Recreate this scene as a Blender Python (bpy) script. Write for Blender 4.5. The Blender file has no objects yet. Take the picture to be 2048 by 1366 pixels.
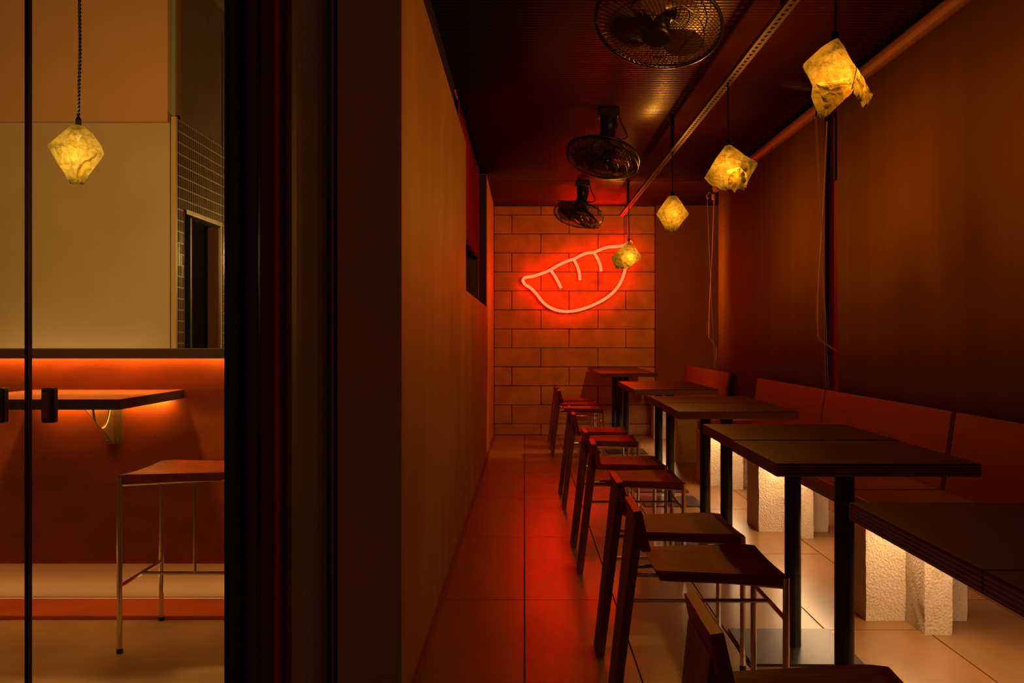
import bpy, bmesh, math, random
from mathutils import Vector, Matrix, noise

S = bpy.context.scene
C = S.collection
random.seed(7)
R = math.radians

# ------------------------------------------------------------------ camera
F = 1850.0
cam_d = bpy.data.cameras.new('camera')
cam_d.sensor_width = 36.0
cam_d.lens = 36.0 * F / 2048
cam_d.shift_x = -25 / 2048
cam_d.shift_y = -8 / 2048
cam_d.clip_start = 0.05
cam = bpy.data.objects.new('camera', cam_d)
C.objects.link(cam)
cam.location = (0, 0, 1.1)
cam.rotation_euler = (R(90), 0, 0)
S.camera = cam

# ------------------------------------------------------------------ world, exposure
w = bpy.data.worlds.new('night')
S.world = w
w.use_nodes = True
w.node_tree.nodes['Background'].inputs[0].default_value = (1.0, 0.36, 0.14, 1)
w.node_tree.nodes['Background'].inputs[1].default_value = 0.045
vs = S.view_settings
S.display_settings.display_device = 'sRGB'
vs.view_transform = 'Standard'
vs.look = 'None'
vs.gamma = 1.0
vs.use_curve_mapping = False
vs.exposure = 0.0

# light levels (lamps are built further down)
PEND = 52.0          # W of each pendant bulb
PEND_COL = (1.0, 0.40, 0.065)
NEON_RED = 44.0
LED_BENCH = 56.0

# ------------------------------------------------------------------ materials
MATS = {}


def nodes_of(name):
    m = bpy.data.materials.new(name)
    m.use_nodes = True
    nt = m.node_tree
    return m, nt, nt.nodes['Principled BSDF']


def mat(name, col, rough=0.6, metal=0.0, spec=0.5, var=0.0, scale=8.0, stretch=(1, 1, 1),
        bump=0.0, bscale=60.0, col2=None, rvar=0.0, coat=0.0, lo=0.35, hi=0.65, detail=6.0, bstretch=None):
    """procedural principled material: base colour broken up by noise, optional fine bump"""
    m, nt, b = nodes_of(name)
    b.inputs['Metallic'].default_value = metal
    b.inputs['Roughness'].default_value = rough
    b.inputs['Specular IOR Level'].default_value = spec
    b.inputs['Coat Weight'].default_value = coat
    tc = nt.nodes.new('ShaderNodeTexCoord')
    mp = nt.nodes.new('ShaderNodeMapping')
    mp.inputs['Scale'].default_value = stretch
    nt.links.new(tc.outputs['Object'], mp.inputs[0])
    nz = nt.nodes.new('ShaderNodeTexNoise')
    nz.inputs['Scale'].default_value = scale
    nz.inputs['Detail'].default_value = detail
    nt.links.new(mp.outputs[0], nz.inputs['Vector'])
    if col2 is None:
        col2 = tuple(c * (1 - var) for c in col)
    rp = nt.nodes.new('ShaderNodeValToRGB')
    rp.color_ramp.elements[0].position = lo
    rp.color_ramp.elements[1].position = hi
    rp.color_ramp.elements[0].color = (*col2, 1)
    rp.color_ramp.elements[1].color = (*col, 1)
    nt.links.new(nz.outputs['Fac'], rp.inputs[0])
    nt.links.new(rp.outputs[0], b.inputs['Base Color'])
    if rvar:
        mr = nt.nodes.new('ShaderNodeMapRange')
        mr.inputs['To Min'].default_value = rough - rvar
        mr.inputs['To Max'].default_value = rough + rvar
        nt.links.new(nz.outputs['Fac'], mr.inputs['Value'])
        nt.links.new(mr.outputs[0], b.inputs['Roughness'])
    if bump:
        n2 = nt.nodes.new('ShaderNodeTexNoise')
        n2.inputs['Scale'].default_value = bscale
        n2.inputs['Detail'].default_value = 4.0
        if bstretch:
            m2 = nt.nodes.new('ShaderNodeMapping')
            m2.inputs['Scale'].default_value = bstretch
            nt.links.new(tc.outputs['Object'], m2.inputs[0])
            nt.links.new(m2.outputs[0], n2.inputs['Vector'])
        else:
            nt.links.new(tc.outputs['Object'], n2.inputs['Vector'])
        bp = nt.nodes.new('ShaderNodeBump')
        bp.inputs['Strength'].default_value = bump
        bp.inputs['Distance'].default_value = 0.01
        nt.links.new(n2.outputs['Fac'], bp.inputs['Height'])
        nt.links.new(bp.outputs[0], b.inputs['Normal'])
    MATS[name] = m
    return m


def emis(name, rgb):
    m, nt, b = nodes_of(name)
    nt.nodes.remove(b)
    e = nt.nodes.new('ShaderNodeEmission')
    mx = max(rgb)
    e.inputs[0].default_value = (rgb[0] / mx, rgb[1] / mx, rgb[2] / mx, 1)
    e.inputs[1].default_value = mx
    nt.links.new(e.outputs[0], nt.nodes['Material Output'].inputs[0])
    MATS[name] = m
    return m


def ply_edge(name, c1, c2, period):
    """thin veneer layers stacked in z"""
    m, nt, b = nodes_of(name)
    tc = nt.nodes.new('ShaderNodeTexCoord')
    sp = nt.nodes.new('ShaderNodeSeparateXYZ')
    nt.links.new(tc.outputs['Object'], sp.inputs[0])
    mu = nt.nodes.new('ShaderNodeMath'); mu.operation = 'MULTIPLY'
    mu.inputs[1].default_value = 2 * math.pi / period
    nt.links.new(sp.outputs['Z'], mu.inputs[0])
    si = nt.nodes.new('ShaderNodeMath'); si.operation = 'SINE'
    nt.links.new(mu.outputs[0], si.inputs[0])
    rp = nt.nodes.new('ShaderNodeValToRGB')
    rp.color_ramp.elements[0].position = 0.0
    rp.color_ramp.elements[1].position = 0.7
    rp.color_ramp.elements[0].color = (*c1, 1)
    rp.color_ramp.elements[1].color = (*c2, 1)
    nt.links.new(si.outputs[0], rp.inputs[0])
    nt.links.new(rp.outputs[0], b.inputs['Base Color'])
    b.inputs['Roughness'].default_value = 0.6
    MATS[name] = m
    return m


mat('plaster_ochre', (0.46, 0.25, 0.075), 0.62, spec=0.3, var=0.22, scale=3.0, stretch=(1, 1, 0.35), bump=0.10, bscale=120)
mat('plaster_end', (0.50, 0.27, 0.14), 0.6, spec=0.2, var=0.1, scale=3.0, bump=0.08, bscale=140)
mat('plaster_plain', (0.24, 0.085, 0.03), 0.7, spec=0.2, var=0.15, scale=2.5, bump=0.06, bscale=100)
mat('beam_black', (0.012, 0.008, 0.006), 0.6)
mat('block_back', (0.60, 0.29, 0.115), 0.85, spec=0.15, var=0.28, scale=5, bump=0.35, bscale=70)
mat('mortar', (0.10, 0.055, 0.03), 0.95, spec=0.05, var=0.4, scale=14)
mat('tile_floor', (0.33, 0.158, 0.058), 0.30, spec=0.7, var=0.22, scale=4, stretch=(2.0, 0.6, 1), rvar=0.07, bump=0.03, bscale=150)
mat('grout', (0.05, 0.03, 0.02), 0.9)
mat('floor_side', (0.55, 0.45, 0.33), 0.33, spec=0.5, var=0.3, scale=3.5, rvar=0.08, bump=0.05, bscale=60)
mat('roof_sheet', (0.066, 0.009, 0.008), 0.31, spec=0.9, var=0.2, scale=2)
mat('blind_cloth', (0.225, 0.098, 0.018), 0.85, spec=0.1, var=0.12, scale=2.2, stretch=(1, 4, 0.15), bump=0.08, bscale=260)
mat('blind_tube', (0.23, 0.092, 0.022), 0.5, spec=0.3, var=0.1)
mat('wood_back', (0.28, 0.042, 0.009), 0.40, spec=0.2, var=0.35, scale=14, stretch=(1, 1, 6))
mat('wood_chair', (0.27, 0.050, 0.008), 0.50, spec=0.08, var=0.35, scale=14, stretch=(1, 6, 1), bump=0.05, bscale=40)
mat('wood_leg', (0.26, 0.092, 0.036), 0.5, spec=0.35, var=0.4, scale=12, stretch=(6, 6, 0.8), bump=0.05, bscale=40)
mat('laminate', (0.046, 0.009, 0.005), 0.36, spec=0.24, var=0.2, scale=10, stretch=(1, 7, 1))
ply_edge('ply_edge', (0.13, 0.045, 0.018), (0.30, 0.12, 0.05), 0.0075)
mat('bench_ply', (0.25, 0.058, 0.024), 0.45, spec=0.4, var=0.18, scale=7, stretch=(1, 0.4, 5))
mat('bench_edge', (0.20, 0.08, 0.03), 0.6, var=0.2)
mat('black_steel', (0.016, 0.013, 0.012), 0.32, spec=0.5, var=0.2)
mat('plate_steel', (0.055, 0.045, 0.040), 0.34, metal=0.4, spec=0.5, var=0.15)
mat('chrome', (0.78, 0.70, 0.60), 0.16, metal=1.0)
mat('galvanised', (0.50, 0.42, 0.32), 0.38, metal=0.9, var=0.3, scale=30)
mat('rail_steel', (0.11, 0.068, 0.04), 0.45, metal=0.7, var=0.3, scale=30)
mat('rubber', (0.012, 0.010, 0.010), 0.7)
mat('fan_black', (0.014, 0.010, 0.009), 0.35, spec=0.5)
mat('blade', (0.14, 0.07, 0.04), 0.25, spec=0.5)
mat('cord_black', (0.010, 0.008, 0.007), 0.7)
mat('cord_tan', (0.40, 0.20, 0.07), 0.5)
mat('curtain_red', (0.42, 0.018, 0.014), 0.8, spec=0.1, var=0.35, scale=6, stretch=(1, 6, 0.3))
mat('jamb', (0.10, 0.045, 0.022), 0.7, var=0.15)
mat('frame_black', (0.010, 0.008, 0.007), 0.35, spec=0.4)
mat('frame_maroon', (0.12, 0.016, 0.020), 0.35, spec=0.45)
mat('frame_red', (0.38, 0.03, 0.024), 0.4, spec=0.4)
mat('frame_satin', (0.45, 0.33, 0.15), 0.40, metal=0.35, spec=0.5, var=0.1)
mat('wall_side', (0.52, 0.47, 0.36), 0.85, spec=0.1, var=0.08, scale=3, bump=0.12, bscale=90)
mat('wall_side_upper', (0.56, 0.36, 0.24), 0.85, spec=0.1, var=0.06, scale=3, bump=0.10, bscale=90)
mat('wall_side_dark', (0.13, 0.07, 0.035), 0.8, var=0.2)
mat('cream', (0.55, 0.40, 0.22), 0.8, spec=0.1, var=0.08, scale=4)
mat('wainscot', (0.36, 0.088, 0.020), 0.5, spec=0.35, var=0.28, scale=5, stretch=(1.0, 1, 2.2), bump=0.04, bscale=30)
mat('band_orange', (0.62, 0.13, 0.02), 0.5, spec=0.3, var=0.2, scale=6, stretch=(0.5, 1, 5))
mat('ledge', (0.030, 0.013, 0.009), 0.55)
mat('counter_top', (0.40, 0.13, 0.045), 0.45, spec=0.35, var=0.2, scale=8, stretch=(0.6, 6, 1))
mat('counter_edge', (0.030, 0.012, 0.006), 0.6)
mat('brass_steel', (0.52, 0.42, 0.20), 0.35, metal=0.9, var=0.2, scale=20)
mat('tile_mosaic', (0.12, 0.075, 0.034), 0.25, spec=0.6, var=0.25, scale=20)
mat('tile_trim', (0.52, 0.40, 0.26), 0.5)
mat('door_dark', (0.004, 0.003, 0.0025), 0.9, spec=0.03)
mat('door_red', (0.12, 0.028, 0.016), 0.5)
mat('handle_wood', (0.30, 0.085, 0.04), 0.45, var=0.25, scale=30)
mat('handle_edge', (0.07, 0.025, 0.016), 0.4)
mat('concrete', (0.70, 0.57, 0.42), 0.92, spec=0.1, var=0.22, scale=140, bump=0.8, bscale=110, lo=0.30, hi=0.50)
mat('concrete_side', (0.20, 0.085, 0.03), 0.9, spec=0.1, var=0.5, scale=30, bump=0.6, bscale=75)
mat('window_dark', (0.006, 0.005, 0.005), 0.12, spec=0.6)
mat('mullion_red', (0.26, 0.012, 0.010), 0.5)
mat('socket', (0.002, 0.0015, 0.001), 0.8, spec=0.05)

emis('neon', (NEON_RED, 0.30, 0.10))
emis('led_bench', (LED_BENCH, LED_BENCH * 0.64, LED_BENCH * 0.31))
emis('led_ledge', (40, 13.5, 2.0))
emis('led_under', (85, 30, 4.5))
emis('led_plinth', (6.5, 3.4, 1.2))
emis('led_wash', (11, 5.6, 1.9))


def shade_mat(name, transp, scat):
    """amber crumpled rice-paper film: part of the bulb's light passes straight, a little is scattered"""
    m, nt, b = nodes_of(name)
    nt.nodes.remove(b)
    N = nt.nodes.new
    tc = N('ShaderNodeTexCoord')
    nz = N('ShaderNodeTexNoise'); nz.inputs['Scale'].default_value = 34; nz.inputs['Detail'].default_value = 9; nz.inputs['Roughness'].default_value = 0.66
    nz.inputs['Distortion'].default_value = 0.8
    nt.links.new(tc.outputs['Object'], nz.inputs['Vector'])
    rp = N('ShaderNodeValToRGB')
    rp.color_ramp.elements[0].position = 0.36; rp.color_ramp.elements[1].position = 0.66
    rp.color_ramp.elements[0].color = (scat * 0.60, scat * 0.43, scat * 0.05, 1)
    rp.color_ramp.elements[1].color = (scat, scat * 0.92, scat * 0.25, 1)
    nt.links.new(nz.outputs['Fac'], rp.inputs[0])
    vo = N('ShaderNodeTexVoronoi'); vo.feature = 'DISTANCE_TO_EDGE'; vo.inputs['Scale'].default_value = 13
    wp = N('ShaderNodeMix'); wp.data_type = 'VECTOR'; wp.inputs[0].default_value = 0.06
    nt.links.new(tc.outputs['Object'], wp.inputs[4]); nt.links.new(nz.outputs['Color'], wp.inputs[5])
    nt.links.new(wp.outputs[1], vo.inputs['Vector'])
    cr = N('ShaderNodeMapRange'); cr.inputs['From Max'].default_value = 0.07; cr.inputs['To Min'].default_value = 0.62
    nt.links.new(vo.outputs['Distance'], cr.inputs['Value'])
    ml = N('ShaderNodeMix'); ml.data_type = 'RGBA'; ml.blend_type = 'MULTIPLY'; ml.inputs[0].default_value = 1.0
    nt.links.new(rp.outputs[0], ml.inputs[6]); nt.links.new(cr.outputs[0], ml.inputs[7])
    d = N('ShaderNodeBsdfDiffuse'); t = N('ShaderNodeBsdfTranslucent')
    bp = N('ShaderNodeBump'); bp.inputs['Strength'].default_value = 0.5; bp.inputs['Distance'].default_value = 0.01
    nt.links.new(nz.outputs['Fac'], bp.inputs['Height'])
    for s in (d, t):
        nt.links.new(ml.outputs[2], s.inputs['Color'])
        nt.links.new(bp.outputs[0], s.inputs['Normal'])
    m1 = N('ShaderNodeMixShader'); m1.inputs[0].default_value = 0.7
    nt.links.new(d.outputs[0], m1.inputs[1]); nt.links.new(t.outputs[0], m1.inputs[2])
    tr = N('ShaderNodeBsdfTransparent'); tr.inputs[0].default_value = (1, 0.86, 0.55, 1)
    m2 = N('ShaderNodeMixShader'); m2.inputs[0].default_value = transp
    nt.links.new(m1.outputs[0], m2.inputs[1]); nt.links.new(tr.outputs[0], m2.inputs[2])
    nt.links.new(m2.outputs[0], nt.nodes['Material Output'].inputs[0])
    MATS[name] = m
    return m


SCAT = 0.0105
shade_mat('shade_paper', 0.30, SCAT)
shade_mat('shade_paper_side', 0.30, SCAT * 0.24)
shade_mat('shade_paper_dense', 0.02, SCAT * 0.5)
shade_mat('shade_paper_far', 0.30, SCAT * 0.5)
shade_mat('shade_paper_low', 0.13, SCAT)
shade_mat('shade_paper_side_low', 0.13, SCAT * 0.24)
shade_mat('shade_paper_flap', 0.05, SCAT * 8)  # brighter scatter stands in for bulb light the shade keeps off the flaps
shade_mat('shade_paper_side_flap', 0.05, SCAT * 0.24 * 8)


def glass_mat():
    m, nt, b = nodes_of('pane_glass')
    nt.nodes.remove(b)
    N = nt.nodes.new
    tr = N('ShaderNodeBsdfTransparent'); tr.inputs[0].default_value = (0.97, 0.96, 0.93, 1)
    gl = N('ShaderNodeBsdfGlossy'); gl.inputs['Roughness'].default_value = 0.02
    fr = N('ShaderNodeFresnel'); fr.inputs[0].default_value = 1.45
    mx = N('ShaderNodeMixShader')
    nt.links.new(fr.outputs[0], mx.inputs[0])
    nt.links.new(tr.outputs[0], mx.inputs[1]); nt.links.new(gl.outputs[0], mx.inputs[2])
    nt.links.new(mx.outputs[0], nt.nodes['Material Output'].inputs[0])
    MATS['pane_glass'] = m


glass_mat()


# ------------------------------------------------------------------ mesh helpers
def obj(name, bm, m, parent=None, loc=None, smooth=False, bevel=0.0, seg=1, mats=None):
    if bevel:
        bmesh.ops.bevel(bm, geom=list(bm.edges), offset=bevel, segments=seg, affect='EDGES', profile=0.5)
    bmesh.ops.recalc_face_normals(bm, faces=list(bm.faces))
    me = bpy.data.meshes.new(name)
    bm.to_mesh(me)
    bm.free()
    for k in ([m] if mats is None else mats):
        me.materials.append(MATS[k])
    if smooth:
        for p in me.polygons:
            p.use_smooth = True
    o = bpy.data.objects.new(name, me)
    C.objects.link(o)
    if parent is not None:
        o.parent = parent
    if loc is not None:
        o.location = loc
    return o


def add_box(bm, x0, x1, y0, y1, z0, z1, M=None, mi=0):
    vs_ = [Vector((x, y, z)) for z in (z0, z1) for y in (y0, y1) for x in (x0, x1)]
    if M is not None:
        vs_ = [M @ v for v in vs_]
    v = [bm.verts.new(p) for p in vs_]
    fs = []
    for q in ((0, 1, 3, 2), (4, 6, 7, 5), (0, 4, 5, 1), (2, 3, 7, 6), (0, 2, 6, 4), (1, 5, 7, 3)):
        f = bm.faces.new([v[i] for i in q]); f.material_index = mi; fs.append(f)
    return fs


def bx(x0, x1, y0, y1, z0, z1, M=None):
    bm = bmesh.new()
    add_box(bm, x0, x1, y0, y1, z0, z1, M)
    return bm


def add_prism(bm, pts, axis, a, b):
    """extrude a 2D polygon along an axis ('x','y','z') from a to b"""
    def P(p, t):
        return {'x': (t, p[0], p[1]), 'y': (p[0], t, p[1]), 'z': (p[0], p[1], t)}[axis]
    A = [bm.verts.new(P(p, a)) for p in pts]
    B = [bm.verts.new(P(p, b)) for p in pts]
    n = len(pts)
    bm.faces.new(A); bm.faces.new(B[::-1])
    for i in range(n):
        bm.faces.new([A[i], A[(i + 1) % n], B[(i + 1) % n], B[i]])


def add_tube(bm, pts, r, n=8, caps=True, closed=False):
    pts = [Vector(p) for p in pts]
    rings = []
    N = len(pts)
    up = Vector((0, 0, 1))
    prev = None
    for i, p in enumerate(pts):
        if closed:
            d = pts[(i + 1) % N] - pts[i - 1]
        else:
            d = pts[min(i + 1, N - 1)] - pts[max(i - 1, 0)]
        d.normalize()
        if prev is None:
            u = d.cross(up)
            if u.length < 1e-3:
                u = d.cross(Vector((1, 0, 0)))
        else:
            u = prev - d * prev.dot(d)
        u.normalize(); prev = u
        v = d.cross(u)
        rr = r[i] if isinstance(r, (list, tuple)) else r
        rings.append([bm.verts.new(p + (u * math.cos(2 * math.pi * k / n) + v * math.sin(2 * math.pi * k / n)) * rr) for k in range(n)])
    for i in range(N if closed else N - 1):
        a, b = rings[i], rings[(i + 1) % N]
        for k in range(n):
            bm.faces.new([a[k], a[(k + 1) % n], b[(k + 1) % n], b[k]])
    if caps and not closed:
        bm.faces.new(rings[0][::-1]); bm.faces.new(rings[-1])


def tube(pts, r, n=8, **k):
    bm = bmesh.new()
    add_tube(bm, pts, r, n, **k)
    return bm


def add_lathe(bm, prof, n=24, M=None):
    """prof: (radius, z) list, around z"""
    rings = []
    for r_, z in prof:
        rings.append([bm.verts.new((M or Matrix()) @ Vector((r_ * math.cos(2 * math.pi * k / n), r_ * math.sin(2 * math.pi * k / n), z))) for k in range(n)])
    for a, b in zip(rings, rings[1:]):
        for k in range(n):
            bm.faces.new([a[k], a[(k + 1) % n], b[(k + 1) % n], b[k]])
    bm.faces.new(rings[0][::-1]); bm.faces.new(rings[-1])


def lathe(prof, n=24, M=None):
    bm = bmesh.new()
    add_lathe(bm, prof, n, M)
    return bm


def smooth_pts(pts, k=6):
    """Catmull-Rom through the points"""
    P = [Vector(p) for p in pts]
    P = [P[0] * 2 - P[1]] + P + [P[-1] * 2 - P[-2]]
    out = []
    for i in range(1, len(P) - 2):
        a, b, c, d = P[i - 1:i + 3]
        for j in range(k):
            t = j / k
            out.append(0.5 * ((2 * b) + (c - a) * t + (2 * a - 5 * b + 4 * c - d) * t * t + (3 * b - 3 * c + d - a) * t ** 3))
    out.append(P[-2])
    return out


def tag(o, label=None, cat=None, group=None, kind=None):
    if label: o['label'] = label
    if cat: o['category'] = cat
    if group: o['group'] = group
    if kind: o['kind'] = kind
    return o


def thing(name, label, cat, loc=(0, 0, 0), rz=0, group=None):
    o = bpy.data.objects.new(name, None)
    o.empty_display_size = 0.1
    C.objects.link(o)
    o.location = loc
    o.rotation_euler = (0, 0, rz)
    return tag(o, label, cat, group)


def struct(name, bm, m, parent=None, **k):
    o = obj(name, bm, m, parent, **k)
    if parent is None:
        o['kind'] = 'structure'
    return o


def dup(root, loc, rz, label, group=None):
    r = root.copy(); C.objects.link(r)
    r.location = loc; r.rotation_euler = (0, 0, rz)
    r['label'] = label
    if group: r['group'] = group
    for ch in list(root.children):
        c = ch.copy(); C.objects.link(c); c.parent = r
        for g in ch.children:
            d = g.copy(); C.objects.link(d); d.parent = c
    return r


# ------------------------------------------------------------------ room dimensions
XL, XR = -0.345, 1.95      # aisle wall face, window wall face
YB = 10.44                 # block wall face
ZC = 2.585                 # ceiling

# ------------------------------------------------------------------ floor with large tiles
floor = struct('floor', bx(-0.52, 2.4, -0.9, 10.7, -0.06, -0.004), 'grout')
TW, TL, G = 0.377, 1.22, 0.003
_tm = {}
cols = [(XL, 0.0, 0.0), (0.0, TW, 0.0), (TW, 2 * TW, 0.0), (2 * TW, 3 * TW, 0.41), (3 * TW, 4 * TW, 0.82), (4 * TW, XR, 0.0)]
for ci, (xa, xb, off) in enumerate(cols):
    y = 3.88 + off - 5 * TL
    while y < YB:
        ya, yb = max(y, -0.8), min(y + TL, YB)
        if yb - ya > 0.05:
            key = (round(xb - xa, 4), round(yb - ya, 4))
            if key not in _tm:
                hx, hy = (xb - xa) / 2 - G, (yb - ya) / 2 - G
                t = obj('floor_tile', bx(-hx, hx, -hy, hy, -0.006, 0.0), 'tile_floor', floor)
                _tm[key] = t.data
            else:
                t = bpy.data.objects.new('floor_tile', _tm[key]); C.objects.link(t); t.parent = floor
            t.location = ((xa + xb) / 2, (ya + yb) / 2, random.uniform(-0.0004, 0.0))
        y += TL

# ------------------------------------------------------------------ aisle wall with high opening
WN, WF = 5.455, 8.40       # opening from / to in y
wl = bmesh.new()
add_box(wl, -0.525, XL, 2.605, WN, 0, 2.25)
add_box(wl, -0.525, XL, WN, WF, 0, 1.378)
add_box(wl, -0.525, XL, WF, YB, 0, ZC)
wall_left = struct('wall_left', wl, 'plaster_ochre')
obj('wall_end', bx(-0.525, XL - 0.0005, 2.597, 2.605, 0, 2.6), 'plaster_end', wall_left)
struct('trim_1', bx(-0.60, -0.413, 2.605, WN, 2.25, 2.66), 'beam_black')
struct('baseboard_left', bx(XL, XL + 0.012, 2.61, YB, 0.0, 0.05), 'wood_leg')
win2 = struct('window_2', bx(-0.60, -0.535, WN, WF, 1.378, 2.62), 'window_dark')
obj('window_jamb', bx(-0.535, XL - 0.001, WF - 0.012, WF - 0.0005, 1.378, 2.575), 'jamb', win2)
obj('window_frame', bx(-0.535, -0.50, 6.6, 6.66, 1.378, 2.575), 'frame_black', win2)
obj('window_frame', bx(-0.535, -0.50, WN, WF - 0.012, 1.378, 1.41), 'frame_red', win2)

# red cafe curtain in the opening
cb = bmesh.new()
nu, nv = 72, 8
grid = []
for i in range(nu + 1):
    row = []
    yy = 5.72 + (8.22 - 5.72) * i / nu
    for j in range(nv + 1):
        t = j / nv
        xx = -0.415 + 0.020 * math.sin(i * 0.92) * (0.5 + 0.5 * (1 - t)) + 0.006 * math.sin(i * 2.3 + t * 2)
        zz = 1.785 + 0.015 * math.sin(i * 0.45) + t * (2.57 - 1.785)
        row.append(cb.verts.new((xx, yy, zz)))
    grid.append(row)
for i in range(nu):
    for j in range(nv):
        cb.faces.new([grid[i][j], grid[i + 1][j], grid[i + 1][j + 1], grid[i][j + 1]])
cur = thing('curtain', 'short red gathered curtain hanging in the high opening of the aisle wall', 'curtain', (0, 0, 0))
co = obj('cloth', cb, 'curtain_red', cur, smooth=True)
sm = co.modifiers.new('s', 'SOLIDIFY'); sm.thickness = 0.003
obj('curtain_rod', tube([(-0.415, WN + 0.01, 2.572), (-0.415, WF - 0.02, 2.572)], 0.007, 8), 'black_steel', cur)

# ------------------------------------------------------------------ block wall at the end
wall_back = struct('wall_back', bx(-0.6, 2.35, YB + 0.008, YB + 0.2, 0, 2.7), 'mortar')
zj = [0.0, 0.124] + [0.124 + 0.2145 * k for k in range(1, 12)] + [ZC]
XBR = 1.473
for k in range(len(zj) - 1):
    js = [-0.144, 0.502, 1.146] if k % 2 else [0.185, 0.830]
    xs = [XL] + js + [XBR]
    for a, b in zip(xs, xs[1:]):
        bm = bx(a + 0.004, b - 0.004, 0, 0.07, zj[k] + 0.0035, zj[k + 1] - 0.0035)
        for v in bm.verts:
            v.co.x += random.uniform(-0.0015, 0.0015); v.co.z += random.uniform(-0.0015, 0.0015)
        obj('block', bm, 'block_back', wall_back, loc=(0, YB - random.uniform(0.0, 0.004), 0), bevel=0.004)
struct('wall_pillar', bx(XBR + 0.006, 2.28, 10.40, YB + 0.05, 0, ZC), 'plaster_plain')

# ------------------------------------------------------------------ corrugated roof sheets
ceiling = struct('ceiling', bx(-0.65, 2.4, -0.9, 10.6, ZC + 0.03, ZC + 0.09), 'beam_black')
PER = 0.038
for ya, yb in ((-0.6, 3.52), (3.53, 6.16), (6.17, 8.79), (8.80, YB)):
    bm = bmesh.new()
    n = int((yb - ya) / PER * 8)
    prev = None
    for i in range(n + 1):
        y = ya + (yb - ya) * i / n
        s = math.sin(2 * math.pi * y / PER)
        z = ZC + 0.006 + 0.0055 * s
        cur_ = (bm.verts.new((-0.413, y, z)), bm.verts.new((XR if ya < 8 else 2.28, y, z)))
        if prev:
            bm.faces.new([prev[0], prev[1], cur_[1], cur_[0]])
        prev = cur_
    o = obj('roof_sheet', bm, 'roof_sheet', ceiling, smooth=True)
    md = o.modifiers.new('s', 'SOLIDIFY'); md.thickness = 0.002; md.offset = 1

# ------------------------------------------------------------------ window wall on the right
wr = bmesh.new()
add_box(wr, XR, 2.1, -0.9, 5.40, 0, 2.66)
add_box(wr, XR, 2.1, 5.90, 9.0, 0, 2.66)
add_box(wr, 2.28, 2.35, 9.0, YB, 0, 2.66)
add_box(wr, XR, 2.1, 5.40, 5.90, 0, 0.6)
add_box(wr, XR, 2.1, 5.40, 5.90, 2.5, 2.66)
struct('wall_right', wr, 'plaster_plain')
win1 = struct('window_1', bx(XR + 0.03, XR + 0.04, 5.40, 5.90, 0.6, 2.5), 'window_dark')
obj('mullion', bx(XR - 0.03, XR + 0.03, 5.56, 5.86, 0.6, 2.07), 'mullion_red', win1, bevel=0.004)

# ------------------------------------------------------------------ side room: structure
fl = struct('floor_left', bx(-3.4, -0.525, 2.3, 8.2, -0.06, 0.0), 'floor_side')
half = struct('wall_half', bx(-3.4, -0.525, 3.845, 4.0, 0.16, 1.035), 'wainscot')
obj('base_panel', bx(-3.4, -0.525, 3.93, 3.99, 0.0, 0.16), 'cream', half)
lg = bx(-3.4, -0.525, 3.77, 4.06, 1.036, 1.053)
add_box(lg, -3.4, -0.525, 3.77, 3.785, 1.014, 1.036)
struct('trim_2', lg, 'ledge')
struct('trim_3', bx(-3.4, -0.525, 3.605, 3.852, 0.0, 0.015), 'band_orange', bevel=0.002)  # orange plank put in to give the orange band at the wall foot
YU = 5.6
wu = struct('wall_side_room', bx(-3.6, -2.147, YU, YU + 0.12, 0, 3.4), 'wall_side')
obj('bulkhead', bx(-3.6, -2.142, YU - 0.05, YU - 0.001, 2.397, 3.4), 'wall_side_upper', wu)
obj('corner_trim', bx(-2.137, -2.109, YU - 0.006, YU + 0.02, 0.0, 2.437), 'tile_trim', wu)
# mosaic side of the passage
XT = -2.125
wt = bmesh.new()
add_box(wt, -2.3, XT, YU + 0.12, 5.78, 0, 3.4)
add_box(wt, -2.3, XT, 5.78, 6.46, 1.90, 3.4)
add_box(wt, -2.3, XT, 6.46, 8.0, 0, 3.4)
wtile = struct('wall_passage', wt, 'wall_side_dark')
tb = bmesh.new()
tw, th = 0.036, 0.0685
gb = bmesh.new()
add_box(gb, XT - 0.001, XT + 0.0025, YU + 0.02, 5.78, 0.86, 2.437)
add_box(gb, XT - 0.001, XT + 0.0025, 5.78, 6.46, 1.90, 2.437)
add_box(gb, XT - 0.001, XT + 0.0025, 6.46, 7.2, 0.86, 2.437)
obj('grout_bed', gb, 'tile_trim', wtile)
r0 = 0
while True:
    z0 = 0.86 + r0 * th
    if z0 + th > 2.44:
        break
    c0 = 0
    while True:
        y0 = YU + 0.022 + c0 * tw
        if y0 > 7.2:
            break
        if not (5.75 < y0 < 6.46 and z0 < 1.88):
            dx = random.uniform(0, 0.0015)
            q = [(XT + 0.0028, y0 + 0.003, z0 + 0.003), (XT + 0.0062 + dx, y0 + tw / 2, z0 + 0.003), (XT + 0.0028, y0 + tw - 0.003, z0 + 0.003)]
            lo = [tb.verts.new(p) for p in q]
            hi = [tb.verts.new((p[0], p[1], z0 + th - 0.004)) for p in q]
            bk = [tb.verts.new((XT - 0.002, p[1], p[2])) for p in (q[0], q[2])]
            bh = [tb.verts.new((XT - 0.002, p[1], z0 + th - 0.004)) for p in (q[0], q[2])]
            for i in (0, 1):
                tb.faces.new([lo[i], lo[i + 1], hi[i + 1], hi[i]])
            tb.faces.new([hi[0], hi[1], hi[2], bh[1], bh[0]])
            tb.faces.new([lo[0], bk[0], bk[1], lo[2], lo[1]])
            tb.faces.new([lo[0], hi[0], bh[0], bk[0]])
            tb.faces.new([lo[2], bk[1], bh[1], hi[2]])
        c0 += 1
    r0 += 1
mo = obj('mosaic_tiles', tb, 'tile_mosaic', wtile)
mo['kind'] = 'stuff'
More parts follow.
